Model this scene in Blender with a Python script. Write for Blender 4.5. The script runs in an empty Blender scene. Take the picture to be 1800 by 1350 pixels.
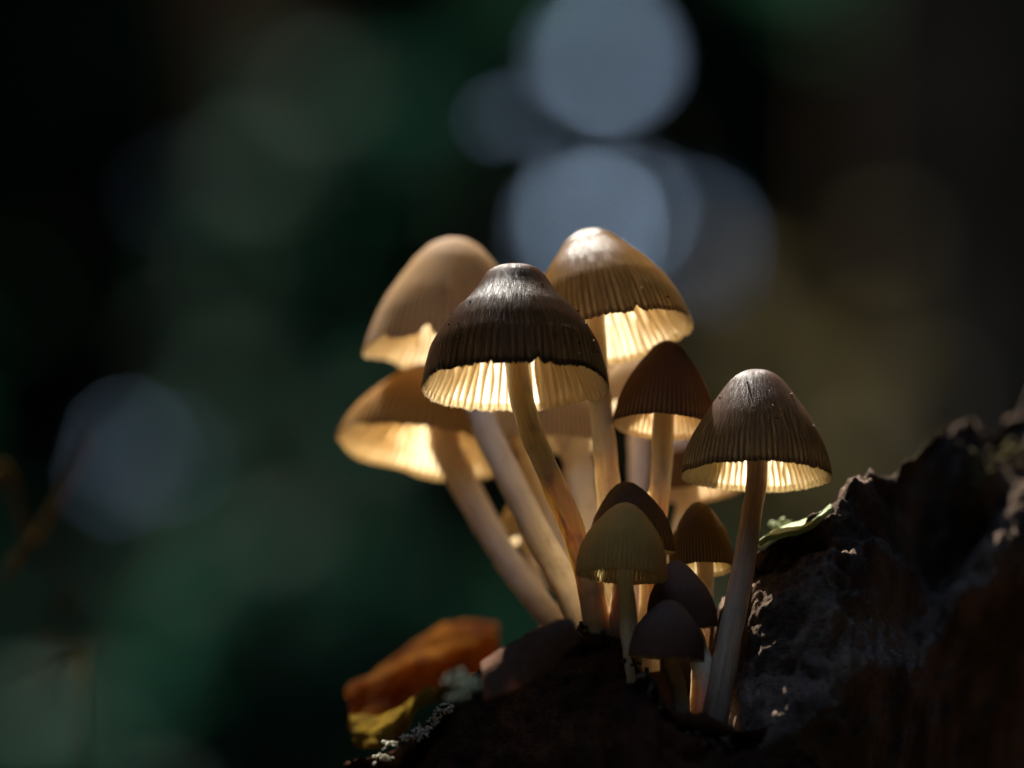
import bpy, bmesh, math, random
import numpy as np
from mathutils import Vector, Matrix, noise
R_ = math.radians
scene = bpy.context.scene
COL = scene.collection
CM = 0.01

# ------------------------------------------------------------------ camera
PITCH = R_(13.0)
CAM = Vector((0, -0.75, 0.12))
FWD = Vector((0, math.cos(PITCH), math.sin(PITCH)))
UPV = Vector((0, -math.sin(PITCH), math.cos(PITCH)))
RGT = Vector((1, 0, 0))
cam_d = bpy.data.cameras.new("camera")
cam = bpy.data.objects.new("camera", cam_d)
COL.objects.link(cam)
cam.location = CAM
cam.rotation_euler = (R_(90) + PITCH, 0, 0)
cam_d.lens = 225
cam_d.sensor_width = 36
cam_d.sensor_fit = 'HORIZONTAL'
cam_d.clip_start = 0.005
cam_d.clip_end = 500
cam_d.dof.use_dof = True
cam_d.dof.focus_distance = 0.749
cam_d.dof.aperture_fstop = 10.3
cam_d.dof.aperture_blades = 0
scene.camera = cam

# ------------------------------------------------------------------ sky, sun, exposure
SUN_EL, SUN_AZ = R_(56), R_(16)          # sun stands behind the cluster, to the left
SUN_DIR = Vector((-math.sin(SUN_AZ) * math.cos(SUN_EL), math.cos(SUN_AZ) * math.cos(SUN_EL), math.sin(SUN_EL)))
world = bpy.data.worlds.new("World")
scene.world = world
world.use_nodes = True
wn = world.node_tree
sky = wn.nodes.new("ShaderNodeTexSky")
sky.sky_type = 'NISHITA'
sky.sun_disc = False
sky.sun_elevation = SUN_EL
sky.sun_rotation = -SUN_AZ
bg = wn.nodes["Background"]
bg.inputs["Strength"].default_value = 0.105
wn.links.new(sky.outputs[0], bg.inputs["Color"])
sun_d = bpy.data.lights.new("sun", 'SUN')
sun_d.energy = 5.0
sun_d.angle = R_(0.5)
sun_d.color = (1.0, 0.95, 0.86)
sun = bpy.data.objects.new("sun", sun_d)
COL.objects.link(sun)
sun.rotation_euler = (-SUN_DIR).to_track_quat('-Z', 'Y').to_euler()
sun.location = SUN_DIR * 8
vs = scene.view_settings
vs.view_transform = 'Standard'
vs.look = 'None'
vs.gamma = 1
vs.use_curve_mapping = False
vs.exposure = 2.0
scene.cycles.use_adaptive_sampling = False
scene.cycles.use_denoising = True
scene.cycles.max_bounces = 10
scene.cycles.diffuse_bounces = 6
scene.cycles.transmission_bounces = 8
scene.cycles.sample_clamp_indirect = 6

# ------------------------------------------------------------------ helpers
def dist(d):
    """working depth (30 = plane of the front mushroom) to metres along the view axis"""
    return (75 + d - 30) * CM if d < 60 else d * 1.5 * CM

def cpp(d):
    return 0.16 * dist(d) / 1800

def at(px, py, d):
    """point seen at photo pixel (px,py) at working depth d"""
    k = cpp(d)
    return CAM + FWD * dist(d) + RGT * ((px - 900) * k) - UPV * ((py - 675) * k)

def tag(o, label=None, cat=None, group=None, kind=None):
    if label: o['label'] = label
    if cat: o['category'] = cat
    if group: o['group'] = group
    if kind: o['kind'] = kind
    return o

def empty(name, loc):
    o = bpy.data.objects.new(name, None)
    o.empty_display_size = 0.01
    COL.objects.link(o)
    o.location = loc
    return o

def mesh_obj(name, V, F, mat, parent=None, origin=None, smooth=True, uv=None, loc=None):
    """V: world points (list/array). origin: subtracted from them (the parent's world origin)."""
    V = np.array(V, dtype=np.float64).reshape(-1, 3)
    if origin is not None:
        V = V - np.array(origin)
    me = bpy.data.meshes.new(name)
    me.from_pydata(V.tolist(), [], F)
    if smooth:
        me.polygons.foreach_set('use_smooth', [True] * len(me.polygons))
    if uv is not None:
        lay = me.uv_layers.new(name='UVMap')
        li = np.zeros(len(me.loops), dtype=np.int32)
        me.loops.foreach_get('vertex_index', li)
        lay.data.foreach_set('uv', np.array(uv, dtype=np.float32)[li].ravel())
    me.materials.append(mat)
    me.update()
    o = bpy.data.objects.new(name, me)
    COL.objects.link(o)
    if parent is not None:
        o.parent = parent
    if loc is not None:
        o.location = loc
    return o

def catmull(pts, n):
    pts = [Vector(p) for p in pts]
    P = [pts[0] * 2 - pts[1]] + pts + [pts[-1] * 2 - pts[-2]]
    out = []
    segs = len(pts) - 1
    for i in range(n + 1):
        s = i / n * segs
        k = min(int(s), segs - 1)
        t = s - k
        a, b, c, d = P[k], P[k + 1], P[k + 2], P[k + 3]
        out.append(0.5 * ((2 * b) + (c - a) * t + (2 * a - 5 * b + 4 * c - d) * t * t + (3 * b - a - 3 * c + d) * t ** 3))
    return out

def interp(x, xs, ys):
    return float(np.interp(x, xs, ys))

def tube(pts, rads, seg=16, n=24, wob=0.0, seed=0, closed_ends=True):
    """verts, faces, uvs of a tapered tube along smoothed points"""
    C = catmull(pts, n)
    rr = [interp(i / n, np.linspace(0, 1, len(rads)), rads) for i in range(n + 1)]
    V, F, UV = [], [], []
    t0 = (C[1] - C[0]).normalized()
    ref = Vector((0, -1, 0.3))
    for i, c in enumerate(C):
        t = (C[min(i + 1, n)] - C[max(i - 1, 0)]).normalized()
        e1 = (ref - t * ref.dot(t)).normalized()
        e2 = t.cross(e1)
        for j in range(seg):
            a = 2 * math.pi * j / seg
            w = 1 + wob * noise.noise(Vector((math.cos(a) * 1.3 + seed * 7.1, math.sin(a) * 1.3, i * 0.35)))
            V.append(c + (e1 * math.cos(a) + e2 * math.sin(a)) * rr[i] * w)
            UV.append((j / seg, i / n))
    for i in range(n):
        for j in range(seg):
            k = (j + 1) % seg
            F.append((i * seg + j, i * seg + k, (i + 1) * seg + k, (i + 1) * seg + j))
    if closed_ends:
        F.append(tuple(range(seg - 1, -1, -1)))
        F.append(tuple(range(n * seg, (n + 1) * seg)))
    return V, F, UV

# ------------------------------------------------------------------ materials
class NT:
    def __init__(self, name):
        self.m = bpy.data.materials.new(name)
        self.m.use_nodes = True
        self.t = self.m.node_tree
        self.t.nodes.clear()
        self.out = self.t.nodes.new('ShaderNodeOutputMaterial')
    def n(self, kind, **kw):
        nd = self.t.nodes.new('ShaderNode' + kind)
        for k, v in kw.items():
            if k in nd.bl_rna.properties and not k.startswith('in_'):
                setattr(nd, k, v)
        return nd
    def l(self, a, b):
        self.t.links.new(a, b)
    def put(self, sock, v):
        if hasattr(v, 'is_output'):
            self.l(v, sock)
        elif isinstance(v, (tuple, list)) and len(v) == 3 and sock.type == 'RGBA':
            sock.default_value = (*v, 1)
        else:
            sock.default_value = v
    def math(self, op, a, b=0.0, c=None, clamp=False):
        nd = self.n('Math', operation=op, use_clamp=clamp)
        self.put(nd.inputs[0], a)
        self.put(nd.inputs[1], b)
        if c is not None: self.put(nd.inputs[2], c)
        return nd.outputs[0]
    def ramp(self, fac, lo, hi, a=0.0, b=1.0, smooth=True):
        nd = self.n('MapRange', interpolation_type='SMOOTHSTEP' if smooth else 'LINEAR')
        self.put(nd.inputs['Value'], fac)
        nd.inputs['From Min'].default_value = lo
        nd.inputs['From Max'].default_value = hi
        self.put(nd.inputs['To Min'], a)
        self.put(nd.inputs['To Max'], b)
        return nd.outputs['Result']
    def mix(self, f, a, b):
        nd = self.n('Mix', data_type='RGBA')
        self.put(nd.inputs[0], f)
        self.put(nd.inputs[6], a)
        self.put(nd.inputs[7], b)
        return nd.outputs[2]
    def shmix(self, f, a, b):
        nd = self.n('MixShader')
        self.put(nd.inputs[0], f)
        self.l(a, nd.inputs[1]); self.l(b, nd.inputs[2])
        return nd.outputs[0]
    def noise(self, vec, scale, detail=4, rough=0.55, fac=True):
        nd = self.n('TexNoise')
        if vec is not None: self.l(vec, nd.inputs['Vector'])
        nd.inputs['Scale'].default_value = scale
        nd.inputs['Detail'].default_value = detail
        nd.inputs['Roughness'].default_value = rough
        return nd.outputs[0] if fac else nd.outputs[1]
    def bump(self, h, strength, dist, normal=None):
        nd = self.n('Bump')
        nd.inputs['Strength'].default_value = strength
        nd.inputs['Distance'].default_value = dist
        self.l(h, nd.inputs['Height'])
        if normal is not None: self.l(normal, nd.inputs['Normal'])
        return nd.outputs[0]
    def principled(self, color, rough=0.5, spec=0.5, normal=None, **kw):
        nd = self.n('BsdfPrincipled')
        self.put(nd.inputs['Base Color'], color)
        self.put(nd.inputs['Roughness'], rough)
        self.put(nd.inputs['Specular IOR Level'], spec)
        if normal is not None: self.l(normal, nd.inputs['Normal'])
        for k, v in kw.items():
            self.put(nd.inputs[k.replace('_', ' ')], v)
        return nd.outputs[0]
    def transl(self, color, normal=None):
        nd = self.n('BsdfTranslucent')
        self.put(nd.inputs['Color'], color)
        if normal is not None: self.l(normal, nd.inputs['Normal'])
        return nd.outputs[0]
    def done(self, sh):
        self.l(sh, self.out.inputs['Surface'])
        return self.m

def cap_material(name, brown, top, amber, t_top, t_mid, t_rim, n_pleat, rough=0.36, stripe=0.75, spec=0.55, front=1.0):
    """skin of a cap: brown outside, pale flesh inside, thin and translucent towards the margin"""
    g = NT(name)
    uv = g.n('UVMap').outputs[0]
    sep = g.n('SeparateXYZ'); g.l(uv, sep.inputs[0])
    u, v = sep.outputs[0], sep.outputs[1]
    obj = g.n('TexCoord').outputs['Object']
    # radial fibrils
    comb = g.n('CombineXYZ')
    g.l(g.math('MULTIPLY', u, 330.0), comb.inputs[0]); g.l(g.math('MULTIPLY', v, 9.0), comb.inputs[1])
    fib = g.noise(comb.outputs[0], 1.0, 4, 0.6)
    grain = g.noise(obj, 9000.0, 3, 0.6)
    blotch = g.noise(obj, 190.0, 3, 0.55)
    # striation: thin flesh between two gills, thick over each gill
    cw = g.n('CombineXYZ')
    g.l(g.math('MULTIPLY', u, 24.0), cw.inputs[0]); g.l(g.math('MULTIPLY', v, 2.0), cw.inputs[1])
    wander = g.math('MULTIPLY', g.math('SUBTRACT', g.noise(cw.outputs[0], 1.0, 2), 0.5), 3.0)
    s = g.math('SINE', g.math('ADD', g.math('MULTIPLY', u, 2 * math.pi * n_pleat), wander))
    s = g.ramp(s, -0.6, 0.8)
    wv = g.ramp(v, 0.35, 0.95)
    strp = g.math('MULTIPLY', g.math('MULTIPLY', s, wv), stripe)
    T = g.n('ValToRGB')
    cr = T.color_ramp
    cr.elements[0].position = 0.0; cr.elements[0].color = (t_top,) * 3 + (1,)
    cr.elements[1].position = 0.97; cr.elements[1].color = (t_rim,) * 3 + (1,)
    e = cr.elements.new(0.55); e.color = (t_mid,) * 3 + (1,)
    g.l(v, T.inputs[0])
    thin = g.math('MULTIPLY', T.outputs[0], g.math('SUBTRACT', 1.0, strp))
    # shade built into the skin: camera side transmits less, so gills outshine the fronts
    front_dim = g.ramp(g.math('SINE', g.math('MULTIPLY', u, 2 * math.pi)), -0.35, 0.25, front, 1.0)
    thin = g.math('MULTIPLY', thin, front_dim)
    thin = g.math('MULTIPLY', thin, g.ramp(fib, 0.25, 0.75, 0.65, 1.2, False), clamp=True)
    base = g.mix(g.ramp(v, 0.08, 0.42), top, brown)
    dark = tuple(c * 0.5 for c in brown); lite = tuple(min(1, c * 1.45) for c in brown)
    base = g.mix(g.math('MULTIPLY', g.ramp(fib, 0.35, 0.75), 0.55), base, lite)
    base = g.mix(g.math('MULTIPLY', strp, 0.4), base, dark)
    base = g.mix(g.math('MULTIPLY', g.ramp(blotch, 0.45, 0.75), 0.4), base, dark)
    geo = g.n('NewGeometry')
    inside = g.math('MAXIMUM', geo.outputs['Backfacing'], g.math('GREATER_THAN', v, 1.003))
    base = g.mix(inside, base, (0.62, 0.53, 0.38))
    h = g.math('ADD', g.math('MULTIPLY', fib, 0.55), g.math('MULTIPLY', grain, 0.45))
    nm = g.bump(h, 1.0, 0.00011)
    # matt bloom with a thin broken film of moisture that sparkles
    pr = g.principled(base, 0.8, 0.0, nm)
    gl = g.n('BsdfGlossy')
    gl.inputs['Color'].default_value = (1, 1, 1, 1)
    g.l(g.ramp(grain, 0.3, 0.7, rough - 0.06, rough + 0.14), gl.inputs['Roughness'])
    g.l(nm, gl.inputs['Normal'])
    film = g.math('MULTIPLY', g.math('MULTIPLY', g.ramp(fib, 0.36, 0.70, 0.08, 1.8), g.ramp(v, 0.30, 0.62, 1.0, 0.12)), spec * 0.085)
    pr = g.shmix(film, pr, gl.outputs[0])
    tr = g.transl(g.mix(g.ramp(v, 0.35, 1.0), amber, tuple(0.45 * a + 0.55 * b for a, b in zip(amber, (0.95, 0.82, 0.58)))), nm)
    return g.done(g.shmix(thin, pr, tr))

def gill_material(name, col=(0.90, 0.85, 0.72)):
    g = NT(name)
    obj = g.n('TexCoord').outputs['Object']
    n = g.noise(obj, 1500, 3)
    c = g.mix(g.ramp(n, 0.3, 0.7), tuple(x * 0.88 for x in col), col)
    nm = g.bump(n, 0.35, 0.0001)
    pr = g.principled(c, 0.55, 0.25, nm)
    tr = g.transl(tuple(min(1, a * b) for a, b in zip(col, (1.08, 0.98, 0.82))), nm)
    return g.done(g.shmix(0.58, pr, tr))

def stem_material(name, col, deep, sss=0.85, rad=0.0024):
    g = NT(name)
    uv = g.n('UVMap').outputs[0]
    sep = g.n('SeparateXYZ'); g.l(uv, sep.inputs[0])
    comb = g.n('CombineXYZ')
    g.l(g.math('MULTIPLY', sep.outputs[0], 40.0), comb.inputs[0]); g.l(g.math('MULTIPLY', sep.outputs[1], 10.0), comb.inputs[1])
    fib = g.noise(comb.outputs[0], 1.0, 4)
    obj = g.n('TexCoord').outputs['Object']
    grain = g.noise(obj, 2200, 3)
    blot = g.noise(obj, 300, 4)
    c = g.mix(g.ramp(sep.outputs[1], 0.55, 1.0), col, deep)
    c = g.mix(g.math('MULTIPLY', g.ramp(fib, 0.38, 0.72), 0.38), c, tuple(x * 0.5 + y * 0.25 for x, y in zip(deep, col)))
    c = g.mix(g.math('MULTIPLY', g.ramp(blot, 0.5, 0.75), 0.35), c, tuple(x * 0.5 for x in deep))
    nm = g.bump(g.math('ADD', fib, g.math('MULTIPLY', grain, 0.6)), 0.7, 0.00018)
    pr = g.principled(c, 0.5, 0.35, nm, Subsurface_Weight=sss, Subsurface_Scale=rad)
    for nd in g.t.nodes:
        if nd.type == 'BSDF_PRINCIPLED':
            nd.inputs['Subsurface Radius'].default_value = (1.0, 0.86, 0.66)
    return g.done(pr)

def wood_material(name, a, b, c, scale=1.0, rough=0.85, bumpd=0.0008):
    g = NT(name)
    obj = g.n('TexCoord').outputs['Object']
    big = g.noise(obj, 90 * scale, 5, 0.6)
    mid = g.noise(obj, 420 * scale, 5, 0.65)
    fine = g.noise(obj, 2200 * scale, 4, 0.7)
    mp = g.n('Mapping'); g.l(obj, mp.inputs[0]); mp.inputs['Scale'].default_value = (0.35, 1, 1.6)
    fibre = g.noise(mp.outputs[0], 900 * scale, 3, 0.6)
    col = g.mix(g.ramp(big, 0.38, 0.62), a, b)
    col = g.mix(g.ramp(mid, 0.55, 0.72), col, c)
    col = g.mix(g.math('MULTIPLY', g.ramp(fine, 0.5, 0.7), 0.6), col, tuple(x * 0.35 for x in a))
    h = g.math('ADD', g.math('ADD', mid, g.math('MULTIPLY', fine, 0.5)), g.math('MULTIPLY', fibre, 0.5))
    nm = g.bump(h, 0.9, bumpd)
    return g.done(g.principled(col, rough, 0.0, nm))

def leaf_material(name, a, b, transl=0.35, tcol=None, rough=0.5, spec=0.4, scale=60, bumpd=0.0004):
    g = NT(name)
    obj = g.n('TexCoord').outputs['Object']
    n = g.noise(obj, scale, 4)
    c = g.mix(g.ramp(n, 0.35, 0.65), a, b)
    nm = g.bump(g.noise(obj, scale * 6, 4), 0.5, bumpd)
    pr = g.principled(c, rough, spec, nm)
    if transl <= 0:
        return g.done(pr)
    tr = g.transl(tcol or tuple(min(1, x * 1.5) for x in b), nm)
    return g.done(g.shmix(transl, pr, tr))

M = {}
M['ground'] = wood_material('leaf_litter_soil', (0.014, 0.012, 0.008), (0.02, 0.017, 0.01), (0.012, 0.02, 0.009), 0.05, 0.95, 0.01)
M['log'] = wood_material('rotten_dark_wood', (0.035, 0.020, 0.012), (0.075, 0.032, 0.016), (0.05, 0.034, 0.022))
M['bark'] = wood_material('weathered_bark', (0.075, 0.055, 0.042), (0.22, 0.155, 0.115), (0.14, 0.10, 0.065), 0.8, 0.8, 0.001)
M['gill'] = gill_material('gill_flesh')
M['gill_small'] = gill_material('young_gill_flesh', (0.88, 0.85, 0.66))
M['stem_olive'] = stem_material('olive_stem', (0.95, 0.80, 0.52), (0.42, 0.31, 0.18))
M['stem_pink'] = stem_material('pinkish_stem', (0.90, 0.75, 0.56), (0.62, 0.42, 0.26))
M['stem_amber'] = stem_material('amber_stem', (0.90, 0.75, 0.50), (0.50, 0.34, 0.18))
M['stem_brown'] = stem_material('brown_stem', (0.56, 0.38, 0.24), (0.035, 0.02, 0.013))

# ------------------------------------------------------------------ background: ground and woodland
def grid_sheet(name, n, size, fz, mat):
    V, F = [], []
    for j in range(n + 1):
        for i in range(n + 1):
            # denser near the middle
            a = (i / n * 2 - 1); b = (j / n * 2 - 1)
            x = math.copysign(abs(a) ** 2.2, a) * size; y = math.copysign(abs(b) ** 2.2, b) * size
            V.append((x, y, fz(x, y)))
    for j in range(n):
        for i in range(n):
            k = j * (n + 1) + i
            F.append((k, k + 1, k + n + 2, k + n + 1))
    return mesh_obj(name, V, F, mat)

def ground_z(x, y):
    d = math.hypot(x, y)
    return 0.012 * noise.noise(Vector((x * 6, y * 6, 0))) + 0.06 * noise.noise(Vector((x * .7, y * .7, 3))) * min(1, max(0, d - 1)) + max(0, d - 10) * 0.55 * min(1, max(0, d - 10) / 6)

tag(grid_sheet('ground', 90, 120, ground_z, M['ground']), kind='structure')

LEAF_SHAPE = np.array([(0, 0, 0), (-.30, .3, .07), (-.26, .62, .05), (0, 1, -.06), (.26, .62, .05), (.30, .3, .07), (0, .36, 0), (0, .68, -.01)])
LEAF_FACES = [(0, 6, 1), (1, 6, 7, 2), (2, 7, 3), (0, 5, 6), (5, 4, 7, 6), (4, 3, 7)]

def leaf_cloud(name, centres, sizes, rng, mat, parent=None, origin=None, droop=0.3):
    """many separate small folded leaves; centres Nx3"""
    C = np.array(centres, dtype=np.float64); S = np.array(sizes, dtype=np.float64)
    n = len(C)
    g = np.random.default_rng(rng.randrange(1 << 30))
    yaw = g.uniform(0, 2 * np.pi, n); px_ = g.normal(-droop, 0.55, n); py_ = g.normal(0, 0.5, n)
    P = LEAF_SHAPE[None] * S[:, None, None]
    x, y, z = P[..., 0], P[..., 1], P[..., 2]
    c, s_ = np.cos(py_)[:, None], np.sin(py_)[:, None]
    x, z = c * x + s_ * z, -s_ * x + c * z
    c, s_ = np.cos(px_)[:, None], np.sin(px_)[:, None]
    y, z = c * y - s_ * z, s_ * y + c * z
    c, s_ = np.cos(yaw)[:, None], np.sin(yaw)[:, None]
    x, y = c * x - s_ * y, s_ * x + c * y
    V = (np.stack([x, y, z], -1) + C[:, None, :]).reshape(-1, 3)
    F = [tuple(k + i for i in f) for k in range(0, 8 * n, 8) for f in LEAF_FACES]
    return mesh_obj(name, V, F, mat, parent, origin, smooth=False)

rng = random.Random(11)
M['far_leaf'] = leaf_material('far_woodland_leaf', (0.014, 0.036, 0.024), (0.028, 0.06, 0.04), 0.2, (0.02, 0.07, 0.04), 0.9, 0.0, 3)
M['dark_leaf'] = leaf_material('dark_shrub_leaf', (0.013, 0.036, 0.026), (0.022, 0.056, 0.038), 0.35, (0.008, 0.038, 0.024), 0.7, 0.02, 8)
M['green_leaf'] = leaf_material('mid_green_shrub_leaf', (0.03, 0.07, 0.02), (0.06, 0.12, 0.03), 0.35, (0.04, 0.17, 0.012), 0.7, 0.02, 8)
M['olive_leaf'] = leaf_material('olive_shrub_leaf', (0.06, 0.05, 0.018), (0.11, 0.085, 0.03), 0.35, (0.06, 0.05, 0.018), 0.7, 0.02, 8)
M['trunk'] = wood_material('trunk_bark', (0.15, 0.095, 0.058), (0.34, 0.225, 0.14), (0.16, 0.14, 0.06), 0.05, 0.9, 0.01)
M['twig'] = wood_material('twig_bark', (0.06, 0.045, 0.03), (0.09, 0.06, 0.04), (0.05, 0.04, 0.03), 0.3, 0.85, 0.001)

# the wood all round: a ring of foliage, and an unseen canopy added overhead to hold back sky light
_g = random.Random(9)
GLINTS = []
for (gx, gy, spread, num, gd, gs, key) in [(1078, 98, 30, 8, 330, .0124, 'back'), (1046, 404, 34, 7, 330, .0118, 'back'), (1092, 372, 16, 3, 320, .0100, 'back'),
                                           (1226, 404, 36, 6, 310, .0068, 'back'), (908, 206, 24, 5, 100, .0016, 'back'), (236, 802, 40, 7, 200, .0031, 'left'), (312, 332, 24, 3, 260, .0019, 'mid')]:
    for _k in range(num):
        GLINTS.append((gx + _g.gauss(0, spread * .6), gy + _g.gauss(0, spread * .6), gd * _g.uniform(.72, 1.3), gs * _g.uniform(.6, 1.35), key, (_g.uniform(-.12, .12), _g.uniform(-.05, .12))))
SUN_SHAFTS = [(Vector((0.02, 0.0, 0.25)), 0.8)] + [(at(px_, py_, d_), r_) for (px_, py_, d_, r_) in [(1078, 98, 330, .75), (1060, 400, 330, .72), (1226, 404, 310, .7), (908, 206, 100, .5), (236, 802, 200, .55), (312, 332, 260, .5)]] + \
             [(at(*g), .10) for g in [(60, 480, 200), (620, 260, 300), (430, 1090, 150), (1380, 340, 250)]]
_r = random.Random(77)
SUN_SHAFTS += [(at(_r.uniform(-50, 900), _r.uniform(100, 1250), _r.uniform(150, 320)), .07) for _ in range(44)] + [(at(_r.uniform(1150, 1500), _r.uniform(0, 600), _r.uniform(230, 320)), .06) for _ in range(10)] + [(at(_r.uniform(-2400, 4200), _r.uniform(-50, 1000), _r.uniform(450, 520)), .16) for _ in range(110)]  # holes cut through the foliage to make sunlit patches in the background
def in_sun_gap(p, f=1.0):
    for c, r in SUN_SHAFTS:
        q = p - Vector(c)
        if (q - SUN_DIR * q.dot(SUN_DIR)).length < r * f:
            return True
    return False
cs, sz = [], []
while len(cs) < 75000:
    a = rng.uniform(0, 2 * math.pi)
    r = rng.uniform(6.5, 9.5)
    p = Vector((math.sin(a) * r, math.cos(a) * r, rng.uniform(0, 5.2)))
    if not in_sun_gap(p):
        cs.append(tuple(p)); sz.append(rng.uniform(0.24, 0.44))
k = 0
while k < 15000:
    a = rng.uniform(0, 2 * math.pi); sn = rng.uniform(.5, 1)
    r = rng.uniform(6.8, 9.2)
    ce = math.sqrt(1 - sn * sn)
    p = Vector((math.sin(a) * ce * r, math.cos(a) * ce * r, sn * r))
    k += 1
    if not in_sun_gap(p) and p.normalized().dot(Vector((-.1, -.5, .86)).normalized()) < math.cos(R_(24)):  # unseen opening left above and behind the camera to let in cool fill
        cs.append(tuple(p)); sz.append(rng.uniform(0.4, 0.62))
tag(leaf_cloud('far_woodland', cs, sz, rng, M['far_leaf']), kind='stuff', label='dark dense woodland closing off the view all round', cat='woodland')

def trunk(name, label, px, d, width_px, mat, height=5.0, lean=0.0, seed=0, group=None):
    p = at(px, 675, d)
    base = Vector((p.x, p.y, -0.1))
    root = empty(name, base)
    r = width_px * cpp(d) / 2
    pts = [base + Vector((lean * t * height, 0, t * height)) for t in np.linspace(0, 1, 7)]
    pts = [q + Vector((0.02 * noise.noise(Vector((seed, i * .7, 0))), 0.02 * noise.noise(Vector((seed, i * .7, 5))), 0)) for i, q in enumerate(pts)]
    V, F, UV = tube(pts, [r * 1.35, r * 1.05, r, r * .95, r * .85, r * .7, r * .45], 24, 40, 0.16, seed)
    mesh_obj('trunk', V, F, mat, root, base)
    for i in range(5):
        h = height * (0.55 + 0.09 * i); s = base + Vector((lean * h, 0, h))
        a = rng.uniform(0, 6.28); L = rng.uniform(.8, 1.4)
        q = [s, s + Vector((math.cos(a) * L * .5, math.sin(a) * L * .5, L * .3)), s + Vector((math.cos(a) * L, math.sin(a) * L, L * .5))]
        V, F, UV = tube(q, [r * .4, r * .25, r * .06], 8, 8, .1, i)
        mesh_obj('limb', V, F, mat, root, base)
    cs = []
    top = base + Vector((lean * height, 0, height))
    for k in range(1400):
        v = Vector((rng.gauss(0, .6), rng.gauss(0, .6), rng.gauss(0, .38)))
        if not in_sun_gap(top + v):
            cs.append(tuple(top + v))
    c = leaf_cloud('crown', cs, [rng.uniform(.12, .22) for _ in cs], rng, M['far_leaf'], root, base)
    c['kind'] = 'stuff'
    tag(root, label, 'tree', group)
    return root

trunk('tree', 'broad dark brown tree trunk blurred behind the rightmost mushroom', 1640, 330, 420, M['trunk'], 7.0, 0.02, 3)
trunk('tree', 'thinner dark trunk blurred at the upper left of the wood', 330, 400, 170, M['trunk'], 8.5, 0.03, 8)

def shrub(label, px, py_top, d, rx, ry, n, leaf_s, mat, seed, stems=4, zmin=None, group='shrubs in the shade behind the mushrooms'):
    r = random.Random(seed)
    rx, ry, leaf_s = rx * .6, ry * .6, leaf_s * .6
    c = at(px, py_top, d)
    base = Vector((c.x, c.y, 0.0))
    root = empty('shrub', base)
    H = c.z
    for i in range(stems):
        a = r.uniform(0, 6.28)
        e = base + Vector((math.cos(a) * rx * .6, math.sin(a) * ry * .6, H * r.uniform(.6, .95)))
        m_ = base.lerp(e, .5) + Vector((r.gauss(0, .03), r.gauss(0, .03), H * .08))
        V, F, UV = tube([base + Vector((r.gauss(0, .02), r.gauss(0, .02), -.02)), m_, e], [.012, .009, .003], 7, 10, .1, i)
        mesh_obj('stem', V, F, M['twig'], root, base)
    cs = []
    while len(cs) < n:
        a = r.uniform(0, 6.28); q = math.sqrt(r.random()); z = r.uniform(0.02, 1)
        w = (0.55 + 0.45 * math.sin(math.pi * min(1, z * 1.05)))
        p = Vector((math.cos(a) * q * rx * w, math.sin(a) * q * ry * w, z * H))
        if noise.noise((p + base) * (1.6 / max(rx, .2))) > -0.12 and not in_sun_gap(base + p, .35):
            cs.append(tuple(base + p))
    f = leaf_cloud('foliage', cs, [leaf_s * r.uniform(.6, 1.2) for _ in cs], r, mat, root, base)
    f['kind'] = 'stuff'
    tag(root, label, 'shrub', group)
    return root, base

SHR = {}
SHR['left'] = shrub('wide dark green shrub blurred at the left behind the dry grass stalk', 170, 380, 260, .42, .30, 900, .075, M['dark_leaf'], 21)
SHR['bright'] = shrub('fresher green shrub blurred at the far left edge', -60, 430, 200, .20, .18, 420, .06, M['green_leaf'], 22)
SHR['mid'] = shrub('tall teal green shrub blurred between the left edge and the rear caps', 620, 170, 300, .30, .30, 800, .085, M['dark_leaf'], 23)
SHR['back'] = shrub('tall dark shrub with shining leaves blurred above the mushroom caps', 1080, -60, 420, .40, .30, 1100, .09, M['dark_leaf'], 24)
SHR['olive'] = shrub('olive brown shrub blurred right of the shining leaves', 1420, 230, 250, .16, .16, 380, .06, M['olive_leaf'], 25)
SHR['low'] = shrub('low dark green shrub blurred beside the orange leaf', 400, 960, 170, .26, .22, 650, .055, M['dark_leaf'], 26)

# glossy leaves on the shrubs that catch the sun and blur into pale discs
def glint_material(name, rough, tint, spec):
    g = NT(name)
    obj = g.n('TexCoord').outputs['Object']
    nm = g.bump(g.noise(obj, 40, 3), 0.5, 0.002)
    sh = g.principled((0.12, 0.155, 0.205), rough, spec, nm, Specular_Tint=tint, Metallic=0.9)
    return g.done(sh)
M['glint'] = glint_material('waxy_leaf', 0.5, (0.6, 0.75, 1.0), 1.0)

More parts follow.
